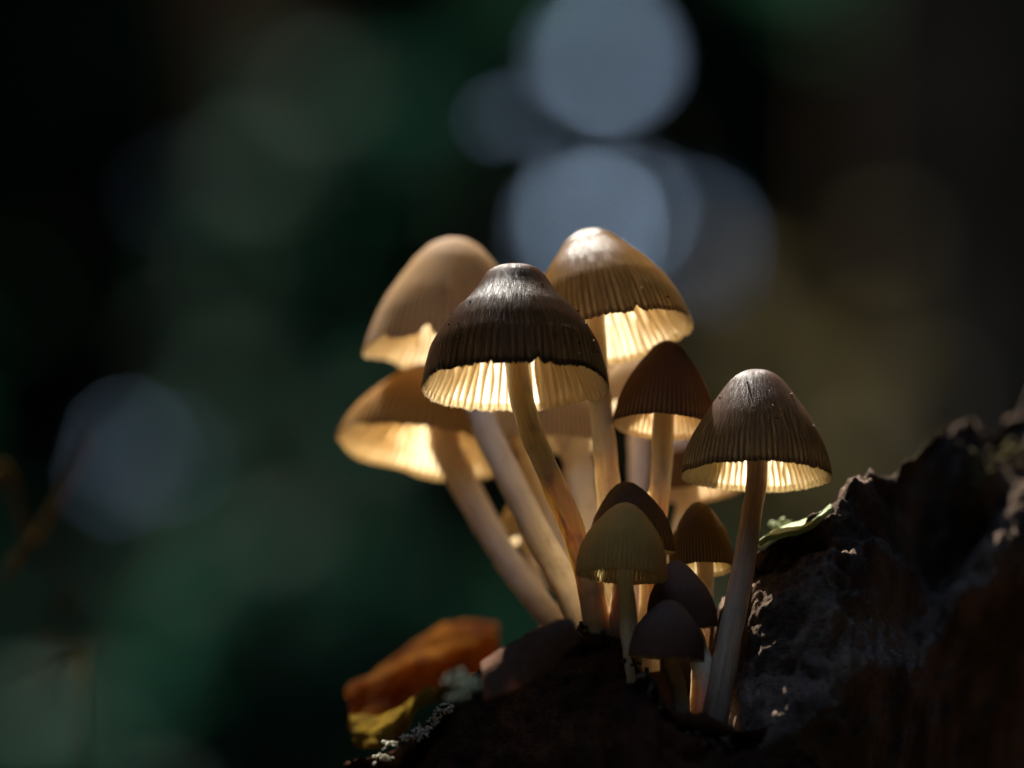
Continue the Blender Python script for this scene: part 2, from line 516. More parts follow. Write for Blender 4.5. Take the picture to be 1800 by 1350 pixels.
def glint_leaf(px, py, d, size, key, tilt=(0, 0)):
    """a waxy leaf whose face lies between the sun and the clearing"""
    p = at(px, py, d)
    root, base = SHR[key]
    view = (CAM - p).normalized()
    nrm = (view + SUN_DIR).normalized()
    nrm = (nrm + RGT * tilt[0] + Vector((0, 0, 1)) * tilt[1]).normalized()
    side = Vector((1, 0.2, 0)); side = (side - nrm * side.dot(nrm)).normalized()
    fw = nrm.cross(side)
    V, F = [], []
    nu, nv = 8, 10
    for j in range(nv + 1):
        t = j / nv
        w = 0.36 * math.sin(math.pi * (0.06 + 0.9 * t)) ** 0.8
        for i in range(nu + 1):
            s = i / nu * 2 - 1
            q = side * (s * w) + fw * (t - .5) * 1.0 + nrm * (0.05 * abs(s) - 0.10 * (t - .5) ** 2)
            V.append(p + q * size)
    for j in range(nv):
        for i in range(nu):
            k = j * (nu + 1) + i
            F.append((k, k + 1, k + nu + 2, k + nu + 1))
    o = mesh_obj('shiny_leaf', V, F, M['glint'], root, base)
    md = o.modifiers.new('thickness', 'SOLIDIFY'); md.thickness = 0.0006
    V, F, UV = tube([p - fw * size * .5, p - fw * size * .8 - nrm * size * .1, Vector((p.x * .6 + base.x * .4, p.y, p.z - size * 1.2))], [size * .02] * 3, 6, 8)
    mesh_obj('leaf_stalk', V, F, M['twig'], root, base)

for g in GLINTS:
    glint_leaf(*g)

# ------------------------------------------------------------------ rotten log
def fbm(p, o=5):
    return noise.fractal(p, 1.0, 2.0, o)

def relief(name, ridge, px0, px1, bottom, nu, nback, nfront, back_cm, back_drop, lean, edge, mat, parent, origin, amp, seed, end0=True, crack=0.0, bumps=(), fine=0.10, under=0.0):
    """a lump of wood with thickness: rows run from the back, over the ridge, down the front face"""
    xs = [r[0] for r in ridge]; ys = [r[1] for r in ridge]; ds = [r[2] for r in ridge]
    V, F = [], []
    rows = []
    for j in range(nback + nfront + 1):
        rows.append(-((nback - j) / nback) ** 1.3 if j < nback else ((j - nback) / nfront) ** 2.0)
    for v in rows:
        for i in range(nu + 1):
            u = i / nu
            px = px0 + (px1 - px0) * u ** 1.0
            ry = interp(px, xs, ys); rd = interp(px, xs, ds)
            ed = max(0.0, 1 - u / edge) if end0 else 0.0
            if v <= 0:
                b = at(px, ry, rd)
                p = b + Vector((0, -v * back_cm * CM, v * back_drop * CM * (0.25 + 0.75 * -v)))
            else:
                b = at(px, ry, rd)
                drop = v * (bottom)
                p = b + Vector((0, -lean * drop * CM, -drop * CM))
                p.y += (under * max(0.0, drop - 2.6) - (0.35 * min(drop, 2.6) if under else 0)) * CM
                rnd = max(0.0, 1 - v / 0.05)
                p.y += 0.0035 * rnd * rnd
            p.y += 0.025 * ed ** 2.5
            q = p * 100
            s = Vector((seed * 13.1, seed * 3.7, 0))
            n1 = fbm(q * 0.55 + s, 4); n2 = fbm(q * 1.9 + s, 5); n3 = fbm(q * 6.5 + s, 4)
            rd_ = 1 - abs(noise.noise(q * Vector((0.8, 0.8, 1.7)).x + s)) * 2
            disp = amp * (0.55 * n1 + 0.30 * n2 + fine * n3)
            if crack:
                vd = noise.voronoi(Vector((q.x * 0.9 + .5 * n2, q.y * 0.5, q.z * 1.1 + .5 * n1)) + s)[0]
                disp += crack * (min(0.45, vd[1] - vd[0]) - 0.25)
            if bumps and v > 0:
                qy = ry + v * bottom / 100 / cpp(rd)
                for (bx, by, br, ba) in bumps:
                    e2 = ((px - bx) ** 2 + (qy - by) ** 2) / (br * br)
                    if e2 < 6: disp += ba * math.exp(-e2)
            wr = 0.30 + 0.7 * min(1, abs(v) / 0.01)
            fv = Vector((0.15 * noise.noise(q * 1.3 + s * 2), -0.85, 0.45)) if v > 0 else Vector((0, 0.0, 1.0))
            p = p + fv * (disp * CM * wr)
            V.append(p)
    w = nu + 1
    for j in range(len(rows) - 1):
        for i in range(nu):
            k = j * w + i
            F.append((k, k + w, k + w + 1, k + 1))
    # close: back wall underside
    return mesh_obj(name, V, F, mat, parent, origin)

log_base = Vector((0.01, 0.02, 0))
log = empty('rotten_log', log_base)
tag(log, 'dark rotten log with a bark covered rise carrying the mushroom cluster', 'log')
mound = [(380, 1560, 32.5), (480, 1450, 32), (600, 1350, 31.6), (680, 1315, 31.2), (740, 1280, 31), (800, 1215, 30.9), (850, 1172, 30.8), (900, 1140, 30.7), (950, 1112, 30.6), (1000, 1100, 30.4),
         (1050, 1106, 30.2), (1090, 1126, 29.4), (1115, 1160, 29.0), (1150, 1215, 28.4), (1190, 1275, 28.3), (1240, 1290, 28.3), (1290, 1290, 28.3), (1360, 1270, 28.5), (1450, 1280, 29)]
relief('rotten_wood', mound, 380, 1450, 24, 300, 40, 160, 4.5, 4.5, 0.22, 0.2, M['log'], log, log_base, 0.55, 1, True, 0.0, (), 0.15, 0.45)
barkr = [(1150, 1400, 31.6), (1218, 1330, 31.2), (1234, 1260, 31.1), (1246, 1180, 31), (1266, 1080, 30.9), (1294, 1005, 30.8), (1334, 964, 30.6), (1400, 930, 30.5), (1458, 890, 30.6), (1500, 860, 31.1), (1560, 832, 32.0), (1606, 802, 33.0), (1640, 765, 34.0), (1665, 745, 34.8),
         (1710, 742, 35.6), (1750, 756, 36.2), (1790, 735, 36.8), (1850, 700, 37.6), (2000, 660, 39), (2200, 640, 41)]
relief('bark', barkr, 1160, 2200, 26, 360, 40, 300, 4.0, 4.5, 0.30, 0.05, M['bark'], log, log_base, 0.65, 2, False, 0.36,
       [(1650, 960, 95, -1.3), (1580, 1090, 70, -.8), (1450, 1060, 80, .5), (1500, 905, 55, .45), (1560, 1010, 45, .5), (1700, 860, 60, .6), (1745, 1080, 110, .8), (1620, 1180, 80, -.6), (1780, 960, 90, 1.0), (1720, 930, 40, -.8), (1690, 780, 40, .5)], 0.13, 0.95)
relief('rotten_wood', [(960, 1230, 32.6), (1030, 1130, 32.6), (1080, 1096, 32.5), (1150, 1080, 32.4), (1250, 1070, 32.3), (1330, 1050, 32.2), (1420, 1040, 32.2)], 960, 1420, 26, 120, 30, 80, 3.5, 3.5, 0.2, .2, M['log'], log, log_base, 0.35, 3, False)
# the body of the log under both, standing on the ground
V, F, UV = tube([Vector((-.16, .045, .085)), Vector((-.05, .04, .09)), Vector((.08, .04, .09)), Vector((.3, .03, .10))], [.075, .085, .085, .1], 40, 60, .12, 4)
mesh_obj('log_body', V, F, M['log'], log, log_base)

# ------------------------------------------------------------------ mushrooms
class Cap:
    def __init__(s, apex, centre, Rpx, e_deg, d, profile, n_gill, seed, teeth=0.03, wave=0.03, tears=(), pleat=0.010, lean_noise=0.03):
        s.e = R_(e_deg)
        dx, dy = apex[0] - centre[0], -(apex[1] - centre[1])
        L = math.hypot(dx, dy)
        dimg = (RGT * (dx / L) + UPV * (dy / L))
        s.a = (dimg * math.cos(s.e) + FWD * math.sin(s.e)).normalized()
        s.c = at(centre[0], centre[1], d)
        s.R = Rpx * cpp(d)
        s.H = L * cpp(d) / math.cos(s.e)
        s.e1 = (RGT - s.a * RGT.dot(s.a)).normalized()
        s.e2 = s.a.cross(s.e1)                 # points away from the camera
        s.pr = [p[0] for p in profile]; s.pz = [p[1] for p in profile]
        # arc length parameter
        al = [0]
        for i in range(1, len(profile)):
            al.append(al[-1] + math.hypot((s.pr[i] - s.pr[i - 1]) * s.R, (s.pz[i] - s.pz[i - 1]) * s.H))
        s.al = [x / al[-1] for x in al]
        # smooth resampled profile
        t = np.linspace(0, 1, 121)
        r = np.interp(t, s.al, s.pr); z = np.interp(t, s.al, s.pz)
        k = np.array([1, 2, 3, 2, 1]) / 9
        rp = np.concatenate([-r[1:9][::-1], r, 2 * r[-1] - r[-9:-1][::-1]]); zp = np.concatenate([z[1:9][::-1], z, 2 * z[-1] - z[-9:-1][::-1]])
        rs = np.convolve(rp, k, 'same')[8:-8]; zs = np.convolve(zp, k, 'same')[8:-8]
        s.T, s.r, s.z = t, rs, zs
        s.N, s.seed, s.teeth, s.wave, s.tears, s.pleat, s.ln = n_gill, seed, teeth, wave, tears, pleat, lean_noise
    def base(s, t, th, off=0.0):
        """point on the skin in cap space (world axes, from the rim centre); off = inwards, metres"""
        r = interp(t, s.T, s.r); z = interp(t, s.T, s.z)
        dt = 0.01
        r2 = interp(min(1, t + dt), s.T, s.r); z2 = interp(min(1, t + dt), s.T, s.z)
        r1 = interp(max(0, t - dt), s.T, s.r); z1 = interp(max(0, t - dt), s.T, s.z)
        tr, tz = (r2 - r1) * s.R, (z2 - z1) * s.H
        l = math.hypot(tr, tz) or 1
        tr, tz = tr / l, tz / l
        nr, nz = -tz, tr           # outward normal in (r, z)
        c, sn = math.cos(th), math.sin(th)
        sd = s.seed * 5.3
        lump = 1 + s.ln * noise.noise(Vector((c * .9 + sd, sn * .9, t * 2.0))) * min(1, t * 3)
        rr = r * s.R * lump; zz = z * s.H
        w = max(0.0, (t - 0.35) / 0.65) ** 1.5 * 0.4
        o = s.pleat * s.R * w * math.sin(th * s.N) * 0.5 - off
        # margin: waves, teeth, tears
        m = max(0.0, (t - 0.80) / 0.20)
        ext = s.R * (s.wave * noise.noise(Vector((c * 2.2 + sd, sn * 2.2, 9))) * m
                     + s.teeth * 1.0 * (0.55 * noise.noise(Vector((c * s.N * .16 + sd, sn * s.N * .16, 4))) + 0.75 * noise.noise(Vector((c * s.N * .42 + sd, sn * s.N * .42, 7)))) * m ** 2)
        for (t0, wd, dp) in s.tears:
            dd = abs((th - t0 + math.pi) % (2 * math.pi) - math.pi)
            ext -= s.R * dp * max(0, 1 - dd / wd) * m
        rr += nr * o + tr * ext; zz += nz * o + tz * ext
        return (s.e1 * c + s.e2 * sn) * rr + s.a * zz, (s.e1 * c + s.e2 * sn) * nr + s.a * nz

def mushroom(name_label, group, cap, mat, stem_pts, stem_w, stem_mat, gill_mat, single_gills=True, gill_depth=0.24, ang=None, long_n=None, specks=0):
    d0 = stem_pts[-1]
    base = at(*d0)
    root = empty('mushroom', base)
    tag(root, name_label, 'mushroom', group)
    S = cap
    # stem
    top = S.c + S.a * S.H * 0.72
    pts = [top] + [at(*p) for p in stem_pts]
    rad = [stem_w[0] * cpp(stem_pts[0][2]) / 2] + [w * cpp(p[2]) / 2 for w, p in zip(stem_w, stem_pts)]
    V, F, UV = tube(pts, rad, 28, 64, 0.11, S.seed)
    mesh_obj('stem', V, F, stem_mat, root, base, uv=UV)
    # cap skin with a turned-in lip
    nth = ang or S.N * 6
    ts = [0.0] + [x for x in np.linspace(0.03, 0.80, 26)] + [x for x in np.linspace(0.82, 1.0, 13)]
    V, UV, F = [], [], []
    lip = [(1.0, 0.00016, 1.01), (0.985, 0.0003, 1.02), (0.955, 0.00032, 1.03)]
    rings = [(t, 0.0, t) for t in ts[1:]] + lip
    p, n = S.base(0.0, 0.0)
    V.append(S.a * S.H * interp(0, S.T, S.z)); UV.append((0.5, 0))
    for (t, off, vv) in rings:
        for j in range(nth):
            th = math.pi / 2 + 2 * math.pi * j / nth
            p, n = S.base(t, th, off)
            V.append(p); UV.append((th / (2 * math.pi) % 1.0, vv))
    for j in range(nth):
        F.append((0, 1 + j, 1 + (j + 1) % nth))
    for i in range(len(rings) - 1):
        for j in range(nth):
            k = (j + 1) % nth
            F.append((1 + i * nth + j, 1 + (i + 1) * nth + j, 1 + (i + 1) * nth + k, 1 + i * nth + k))
    # unwrap u so that no face spans the wrap
    me_uv = UV
    co = mesh_obj('cap', V, F, mat, root, None, uv=None, loc=S.c - base)
    me = co.data
    lay = me.uv_layers.new(name='UVMap')
    uvs = np.zeros((len(me.loops), 2), dtype=np.float32)
    li = np.zeros(len(me.loops), dtype=np.int32); me.loops.foreach_get('vertex_index', li)
    arr = np.array(me_uv, dtype=np.float32); uvs[:] = arr[li]
    for pl in me.polygons:
        s0, s1 = pl.loop_start, pl.loop_start + pl.loop_total
        us = uvs[s0:s1, 0]
        if us.max() - us.min() > 0.5:
            us[us < 0.5] += 1.0
        if 0 in li[s0:s1]:
            uvs[s0:s1, 0] = us.max()
    lay.data.foreach_set('uv', uvs.ravel())
    # bits of dust and litter stuck on the skin
    rs = random.Random(S.seed + 50)
    for k in range(specks):
        th = -math.pi / 2 + rs.uniform(-1.2, 1.2); t = rs.uniform(.25, .97)
        p, nrm = S.base(t, th)
        L = rs.uniform(.00008, .00022)
        dv = Vector((rs.gauss(0, 1), rs.gauss(0, 1), rs.gauss(0, 1))).normalized() * L
        v_, f_, _ = tube([p - dv, p + nrm * L * .6, p + dv], [L * .35, L * .7, L * .3], 6, 4, .5, k)
        mesh_obj('speck', v_, f_, M['speck_pale'] if rs.random() < .45 else M['speck_dark'], co)
    # gills
    rg = random.Random(S.seed)
    sr = stem_w[0] * cpp(stem_pts[0][2]) / 2
    tin = 0.30
    for t in np.linspace(0.1, 0.6, 51):
        if interp(t, S.T, S.r) * S.R > sr * 1.05:
            tin = t; break
    n_long = long_n or S.N // 2
    allV, allF = [], []
    for g in range(2 * n_long):
        longg = g % 2 == 0
        th0 = math.pi / 2 + 2 * math.pi * (g + rg.uniform(-.08, .08)) / (2 * n_long)
        t0 = tin + 0.02 if longg else rg.uniform(0.58, 0.75)
        t1 = 0.988
        ns = 12 if longg else 7
        D = S.R * gill_depth * (1 if longg else 0.55) * rg.uniform(.95, 1.05)
        ph = rg.uniform(0, 6.28); wob = rg.uniform(.1, .3) / n_long
        V, F = [], []
        for i in range(ns + 1):
            f = i / ns
            t = t0 + (t1 - t0) * f
            th = th0 + wob * math.sin(f * 5 + ph) * (1 - f * .5)
            p, nrm = S.base(t, th, 0.00010)
            tang = (S.e2 * math.cos(th) - S.e1 * math.sin(th))
            dep = D * (math.sin(math.pi * (0.12 + 0.86 * f)) ** 0.75) * (1 - 0.25 * f) + 0.0001
            ht = min(0.00012, 0.35 * math.pi * interp(t, S.T, S.r) * S.R / (2 * n_long)); hb = ht * 0.55
            inw = (-nrm * 0.85 - S.a * 0.35).normalized()
            q = p + inw * dep + tang * (0.0002 * math.sin(f * 9 + ph) * min(1, f * 2) * (1 - f))
            V += [p - tang * ht, q - tang * hb, q + tang * hb, p + tang * ht]
        for i in range(ns):
            k = 4 * i
            F += [(k, k + 1, k + 5, k + 4), (k + 1, k + 2, k + 6, k + 5), (k + 2, k + 3, k + 7, k + 6)]
        F += [(3, 2, 1, 0), (4 * ns, 4 * ns + 1, 4 * ns + 2, 4 * ns + 3)]
        if single_gills:
            mesh_obj('gill', V, F, gill_mat, co)
        else:
            k = len(allV); allV += V; allF += [tuple(k + i for i in f) for f in F]
    if not single_gills:
        o = mesh_obj('gills', allV, allF, gill_mat, co)
        o['kind'] = 'stuff'
    return root

M['speck_pale'] = leaf_material('pale_litter_speck', (0.35, 0.32, 0.16), (0.5, 0.45, 0.3), 0, None, 0.8, 0.0)
M['speck_dark'] = leaf_material('dark_litter_speck', (0.03, 0.02, 0.012), (0.05, 0.03, 0.02), 0, None, 0.8, 0.0)
GRP = 'mushrooms of the cluster on the log'
P_M1 = [(0, 1), (.12, .995), (.22, .975), (.30, .945), (.36, .875), (.42, .80), (.49, .735), (.56, .68), (.645, .62), (.77, .495), (.90, .33), (.965, .15), (.99, .06), (1, 0)]
P_CONE = [(0, 1), (.15, .985), (.30, .917), (.40, .83), (.51, .745), (.62, .65), (.80, .46), (.91, .28), (.97, .12), (1, 0)]
P_PALE = [(0, 1), (.15, .985), (.30, .93), (.475, .80), (.65, .61), (.78, .46), (.88, .30), (.95, .14), (1, 0)]
P_BELL = [(0, 1), (.16, .985), (.26, .95), (.36, .89), (.47, .79), (.60, .66), (.73, .525), (.84, .39), (.91, .28), (.97, .14), (.995, .05), (1, 0)]
P_EGG = [(0, 1), (.2, .965), (.39, .877), (.62, .72), (.82, .55), (.94, .37), (.99, .20), (1.005, .08), (1, 0)]

#                                    skin brown            crown                 light through flesh  thin: top mid rim
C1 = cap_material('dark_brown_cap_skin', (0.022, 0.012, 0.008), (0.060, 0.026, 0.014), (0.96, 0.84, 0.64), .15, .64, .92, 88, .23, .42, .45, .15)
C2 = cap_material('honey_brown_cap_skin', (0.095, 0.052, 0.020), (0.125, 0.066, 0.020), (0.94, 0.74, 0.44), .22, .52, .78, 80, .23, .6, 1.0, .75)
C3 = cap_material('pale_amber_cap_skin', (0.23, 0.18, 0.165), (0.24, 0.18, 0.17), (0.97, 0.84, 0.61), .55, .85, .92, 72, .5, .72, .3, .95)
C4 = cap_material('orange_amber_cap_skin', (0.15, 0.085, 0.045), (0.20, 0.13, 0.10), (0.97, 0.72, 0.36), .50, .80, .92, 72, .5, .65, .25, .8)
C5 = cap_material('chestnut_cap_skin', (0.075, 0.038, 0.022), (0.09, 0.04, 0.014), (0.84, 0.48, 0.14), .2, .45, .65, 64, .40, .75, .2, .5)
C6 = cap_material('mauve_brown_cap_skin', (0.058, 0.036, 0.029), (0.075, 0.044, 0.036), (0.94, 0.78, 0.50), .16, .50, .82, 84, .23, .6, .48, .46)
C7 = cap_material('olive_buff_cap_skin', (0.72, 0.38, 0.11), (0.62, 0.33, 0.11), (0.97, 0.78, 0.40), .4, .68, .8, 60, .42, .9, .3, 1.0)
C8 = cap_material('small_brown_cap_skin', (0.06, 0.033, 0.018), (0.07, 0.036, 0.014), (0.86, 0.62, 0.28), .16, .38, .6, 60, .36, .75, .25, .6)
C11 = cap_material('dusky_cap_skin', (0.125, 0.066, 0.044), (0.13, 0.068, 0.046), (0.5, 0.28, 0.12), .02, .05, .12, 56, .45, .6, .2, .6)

# 1 front
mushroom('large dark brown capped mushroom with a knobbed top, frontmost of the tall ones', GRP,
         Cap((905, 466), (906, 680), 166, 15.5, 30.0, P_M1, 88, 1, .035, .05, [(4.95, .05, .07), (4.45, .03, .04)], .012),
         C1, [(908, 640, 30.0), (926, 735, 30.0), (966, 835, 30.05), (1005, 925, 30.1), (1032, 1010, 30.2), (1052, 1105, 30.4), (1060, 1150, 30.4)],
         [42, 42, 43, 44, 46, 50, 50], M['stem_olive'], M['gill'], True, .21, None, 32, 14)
# 2 back right
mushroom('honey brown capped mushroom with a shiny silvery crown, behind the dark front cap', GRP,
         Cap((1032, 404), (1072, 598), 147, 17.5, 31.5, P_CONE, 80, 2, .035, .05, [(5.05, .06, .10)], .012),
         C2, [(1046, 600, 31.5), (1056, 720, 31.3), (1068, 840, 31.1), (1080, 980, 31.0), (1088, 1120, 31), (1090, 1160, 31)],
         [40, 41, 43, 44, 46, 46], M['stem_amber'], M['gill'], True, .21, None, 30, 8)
# 3 left rear
mushroom('pale amber capped mushroom with a torn white rim, highest on the left', GRP,
         Cap((801, 418), (788, 622), 149, 13, 33.8, P_PALE, 72, 3, .05, .08, [(4.45, .13, .13), (4.9, .10, .10), (3.8, .1, .05)], .012),
         C3, [(812, 640, 33.6), (850, 742, 32.7), (905, 860, 32.1), (962, 970, 31.4), (1004, 1050, 31.1), (1025, 1110, 31.0), (1035, 1150, 31)],
         [46, 47, 48, 50, 52, 56, 56], M['stem_pink'], M['gill'], False)
# 4 lower left
mushroom('wide amber capped mushroom with a glowing pale rim, lowest on the left', GRP,
         Cap((768, 643), (744, 792), 152, 17, 34.3, P_BELL, 72, 4, .03, .07, [(5.2, .06, .05)], .012),
         C4, [(786, 790, 34.2), (826, 870, 33.8), (880, 965, 33.2), (932, 1040, 32.5), (985, 1105, 31.7), (1000, 1150, 31.5)],
         [54, 50, 48, 47, 46, 46], M['stem_pink'], M['gill'], False)
# 5 middle right
mushroom('chestnut capped mushroom between the honey brown one and the rightmost one', GRP,
         Cap((1176, 599), (1167, 750), 92, 15, 31.2, P_CONE, 64, 5, .025, .04, [], .010),
         C5, [(1165, 752, 31.2), (1163, 820, 31.1), (1155, 900, 31.0), (1145, 1000, 30.9), (1140, 1120, 30.8), (1140, 1180, 30.8)],
         [38, 37, 37, 38, 38, 38], M['stem_amber'], M['gill'], True, .21, None, 28)
# 6 rightmost
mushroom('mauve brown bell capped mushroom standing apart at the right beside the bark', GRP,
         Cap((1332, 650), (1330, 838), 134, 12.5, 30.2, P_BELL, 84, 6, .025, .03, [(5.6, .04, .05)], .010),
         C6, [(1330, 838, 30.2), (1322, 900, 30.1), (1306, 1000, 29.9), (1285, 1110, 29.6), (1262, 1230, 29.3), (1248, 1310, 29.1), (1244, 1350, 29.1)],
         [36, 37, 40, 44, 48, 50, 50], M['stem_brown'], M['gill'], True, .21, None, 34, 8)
# 7 small front
mushroom('small olive buff capped mushroom, frontmost with an open pleated cap', GRP,
         Cap((1101, 883), (1092, 1014), 80, 11, 29.2, P_EGG, 60, 7, .035, .03, [], .012),
         C7, [(1098, 1010, 29.2), (1104, 1060, 29.2), (1106, 1110, 29.2), (1116, 1180, 29.2), (1126, 1240, 29.2)],
         [28, 29, 32, 34, 34], M['stem_olive'], M['gill_small'])
# 8 behind 7
mushroom('small shiny brown capped mushroom peeping out behind the olive buff one', GRP,
         Cap((1098, 846), (1112, 978), 76, 8, 30.3, P_EGG, 60, 8, .02, .03, [], .010),
         C8, [(1100, 980, 30.3), (1090, 1050, 30.3), (1086, 1120, 30.2), (1086, 1170, 30.2)],
         [32, 32, 34, 34], M['stem_brown'], M['gill_small'])
# 9
mushroom('small dark amber capped mushroom with a bright underside, beside the rightmost stem', GRP,
         Cap((1228, 882), (1234, 1002), 57, 16, 30.7, P_EGG, 56, 9, .03, .03, [], .010),
         C8, [(1240, 1005, 30.7), (1238, 1060, 30.6), (1230, 1160, 30.3), (1226, 1260, 30.0)],
         [30, 28, 28, 28], M['stem_amber'], M['gill_small'])
# 10
mushroom('small dim brown egg shaped cap leaning behind the lowest cap', GRP,
         Cap((1186, 984), (1201, 1108), 62, 4, 29.7, P_EGG, 48, 10, .02, .03, [], .006),
         C11, [(1215, 1115, 29.7), (1236, 1180, 29.5), (1232, 1260, 29.3), (1226, 1330, 29.2)],
         [40, 40, 40, 40], M['stem_amber'], M['gill_small'], False)
# 11
mushroom('small dusky capped mushroom, lowest of the cluster', GRP,
         Cap((1178, 1054), (1171, 1158), 67, 5, 28.9, P_EGG, 56, 11, .025, .05, [(5.3, .06, .06)], .006),
         C11, [(1180, 1160, 28.9), (1194, 1220, 28.9), (1200, 1290, 28.9), (1204, 1340, 28.9)],
         [30, 30, 32, 32], M['stem_brown'], M['gill_small'], False)
# 12 hidden rear ones
mushroom('blurred golden mushroom behind the stem of the dark front cap', GRP,
         Cap((965, 650), (962, 782), 104, 10, 33.6, P_EGG, 40, 12, .02, .03, [], .008),
         C3, [(1008, 780, 33.5), (1022, 860, 33.1), (1040, 980, 32.6), (1052, 1100, 32.1), (1056, 1150, 32)],
         [54, 54, 54, 54, 54], M['stem_pink'], M['gill'], False)
mushroom('blurred pale mushroom whose stem runs between the two longest leaning stems', GRP,
         Cap((884, 590), (890, 706), 88, 11, 34.6, P_EGG, 40, 15, .02, .03, [], .008),
         C3, [(902, 715, 34.5), (935, 820, 34.0), (985, 950, 33.2), (1022, 1060, 32.6), (1042, 1150, 32.2)],
         [46, 46, 46, 48, 50], M['stem_amber'], M['gill'], False)
mushroom('blurred pale mushroom with a straight stem seen left of the chestnut capped one', GRP,
         Cap((1120, 618), (1120, 716), 74, 11, 34.8, P_EGG, 40, 16, .02, .03, [], .008),
         C3, [(1121, 720, 34.7), (1124, 820, 34.3), (1120, 940, 33.6), (1106, 1060, 32.8), (1098, 1150, 32.3)],
         [36, 38, 40, 42, 44], M['stem_pink'], M['gill'], False)
mushroom('blurred amber mushroom half hidden under the gills of the rightmost cap', GRP,
         Cap((1210, 750), (1222, 868), 84, 11, 33.6, P_EGG, 40, 13, .02, .03, [], .008),
         C5, [(1210, 870, 33.5), (1195, 960, 33.0), (1175, 1060, 32.4), (1160, 1150, 32)],
         [40, 40, 40, 40], M['stem_amber'], M['gill'], False)
mushroom('tiny pale blurred mushroom between the two leftmost stems', GRP,
         Cap((912, 872), (920, 950), 42, 12, 34.2, P_EGG, 36, 14, .02, .03, [], .008),
         C3, [(925, 952, 34.2), (940, 1010, 33.9), (960, 1080, 33.5), (970, 1150, 33.2)],
         [24, 24, 26, 26], M['stem_pink'], M['gill_small'], False)

# ------------------------------------------------------------------ small things on the log
M['orange_leaf'] = leaf_material('wet_orange_leaf', (0.03, 0.014, 0.008), (0.15, 0.065, 0.012), 0.5, (0.66, 0.29, 0.025), 0.7, 0.0, 190, 0.0012)
M['yellow_leaf'] = leaf_material('yellow_leaf', (0.05, 0.032, 0.008), (0.20, 0.125, 0.018), 0.35, (0.36, 0.22, 0.02), 0.6, 0.0, 300, 0.0012)
M['brown_leaf'] = leaf_material('pinkish_brown_leaf', (0.10, 0.055, 0.038), (0.15, 0.085, 0.058), 0.3, (0.3, 0.15, 0.07), 0.6, 0.0, 200, 0.0006)
M['lichen'] = leaf_material('pale_lichen', (0.42, 0.46, 0.26), (0.42, 0.48, 0.28), 0.2, (0.4, 0.45, 0.2), 0.9, 0.1, 600, 0.0006)
M['white_lichen'] = leaf_material('whitish_lichen', (0.55, 0.50, 0.38), (0.68, 0.64, 0.52), 0.2, (0.6, 0.55, 0.4), 0.9, 0.1, 900, 0.0004)
M['dull_lichen'] = leaf_material('dull_yellow_lichen', (0.12, 0.10, 0.05), (0.17, 0.14, 0.07), 0.1, None, 0.9, 0.0, 300, 0.0006)
M['grey_lichen'] = leaf_material('grey_green_lichen', (0.09, 0.12, 0.095), (0.13, 0.17, 0.13), 0.1, None, 0.9, 0.1, 300, 0.0006)

def ribbon(top, bot, nu, nv, bulge, nz, seed, thick):
    """sheet between two pixel polylines (with depths); returns verts/faces"""
    A = catmull([at(*p) for p in top], nu); B = catmull([at(*p) for p in bot], nu)
    V, F = [], []
    for j in range(nv + 1):
        f = j / nv
        for i in range(nu + 1):
            p = A[i].lerp(B[i], f)
            q = p * 100
            dsp = bulge * math.sin(math.pi * f) + nz * noise.fractal(q * 1.6 + Vector((seed * 9, 0, 0)), 1, 2, 4)
            V.append(p + Vector((0, -.8, .6)) * dsp * CM)
    for j in range(nv):
        for i in range(nu):
            k = j * (nu + 1) + i
            F.append((k, k + nu + 1, k + nu + 2, k + 1))
    return V, F

def sheet_thing(name, label, cat, top, bot, mat, bulge, nz, seed, thick, nu=60, nv=24):
    V, F = ribbon(top, bot, nu, nv, bulge, nz, seed, thick)
    o = Vector(np.mean(np.array([tuple(v) for v in V]), axis=0))
    ob = mesh_obj(name, V, F, mat, None, o, loc=o)
    md = ob.modifiers.new('thickness', 'SOLIDIFY'); md.thickness = thick; md.offset = 0
    return tag(ob, label, cat)

sheet_thing('dead_leaf', 'curled orange brown dead leaf lying at the left end of the log', 'leaf',
            [(612, 1232, 35.2), (655, 1198, 35.6), (720, 1142, 36.2), (780, 1106, 36.5), (830, 1098, 36.5), (872, 1116, 36.2)],
            [(618, 1288, 34.0), (665, 1262, 34.0), (730, 1232, 34.1), (790, 1208, 34.4), (835, 1186, 34.7), (874, 1150, 35.2)],
            M['orange_leaf'], 0.38, 0.12, 3, 0.0006)
sheet_thing('dead_leaf', 'crumpled yellow leaf piece tucked under the orange brown leaf', 'leaf',
            [(615, 1268, 32.9), (650, 1255, 32.9), (700, 1240, 32.8), (750, 1224, 32.4), (792, 1216, 31.8)],
            [(622, 1304, 32.2), (660, 1306, 32.1), (700, 1292, 32.1), (735, 1246, 32.0), (790, 1230, 31.6)],
            M['yellow_leaf'], 0.12, 0.16, 5, 0.0005)
sheet_thing('dead_leaf', 'dull pinkish brown curled leaf lying in front of the leftmost stem bases', 'leaf',
            [(846, 1172, 28.2), (890, 1142, 28.0), (935, 1114, 27.8), (968, 1098, 27.7), (1000, 1092, 27.7)],
            [(850, 1230, 27.6), (905, 1215, 27.6), (955, 1185, 27.6), (990, 1150, 27.6), (1020, 1128, 27.6)],
            M['brown_leaf'], 0.12, 0.06, 7, 0.0004)
sheet_thing('bark_flake', 'small ochre flake stuck on the dark wood below the tall stems', 'flake',
            [(950, 1152, 29.3), (970, 1148, 29.3), (985, 1152, 29.3)], [(955, 1158, 29.3), (972, 1160, 29.25), (986, 1159, 29.25)],
            M['yellow_leaf'], 0.03, 0.05, 9, 0.0003, 16, 8)

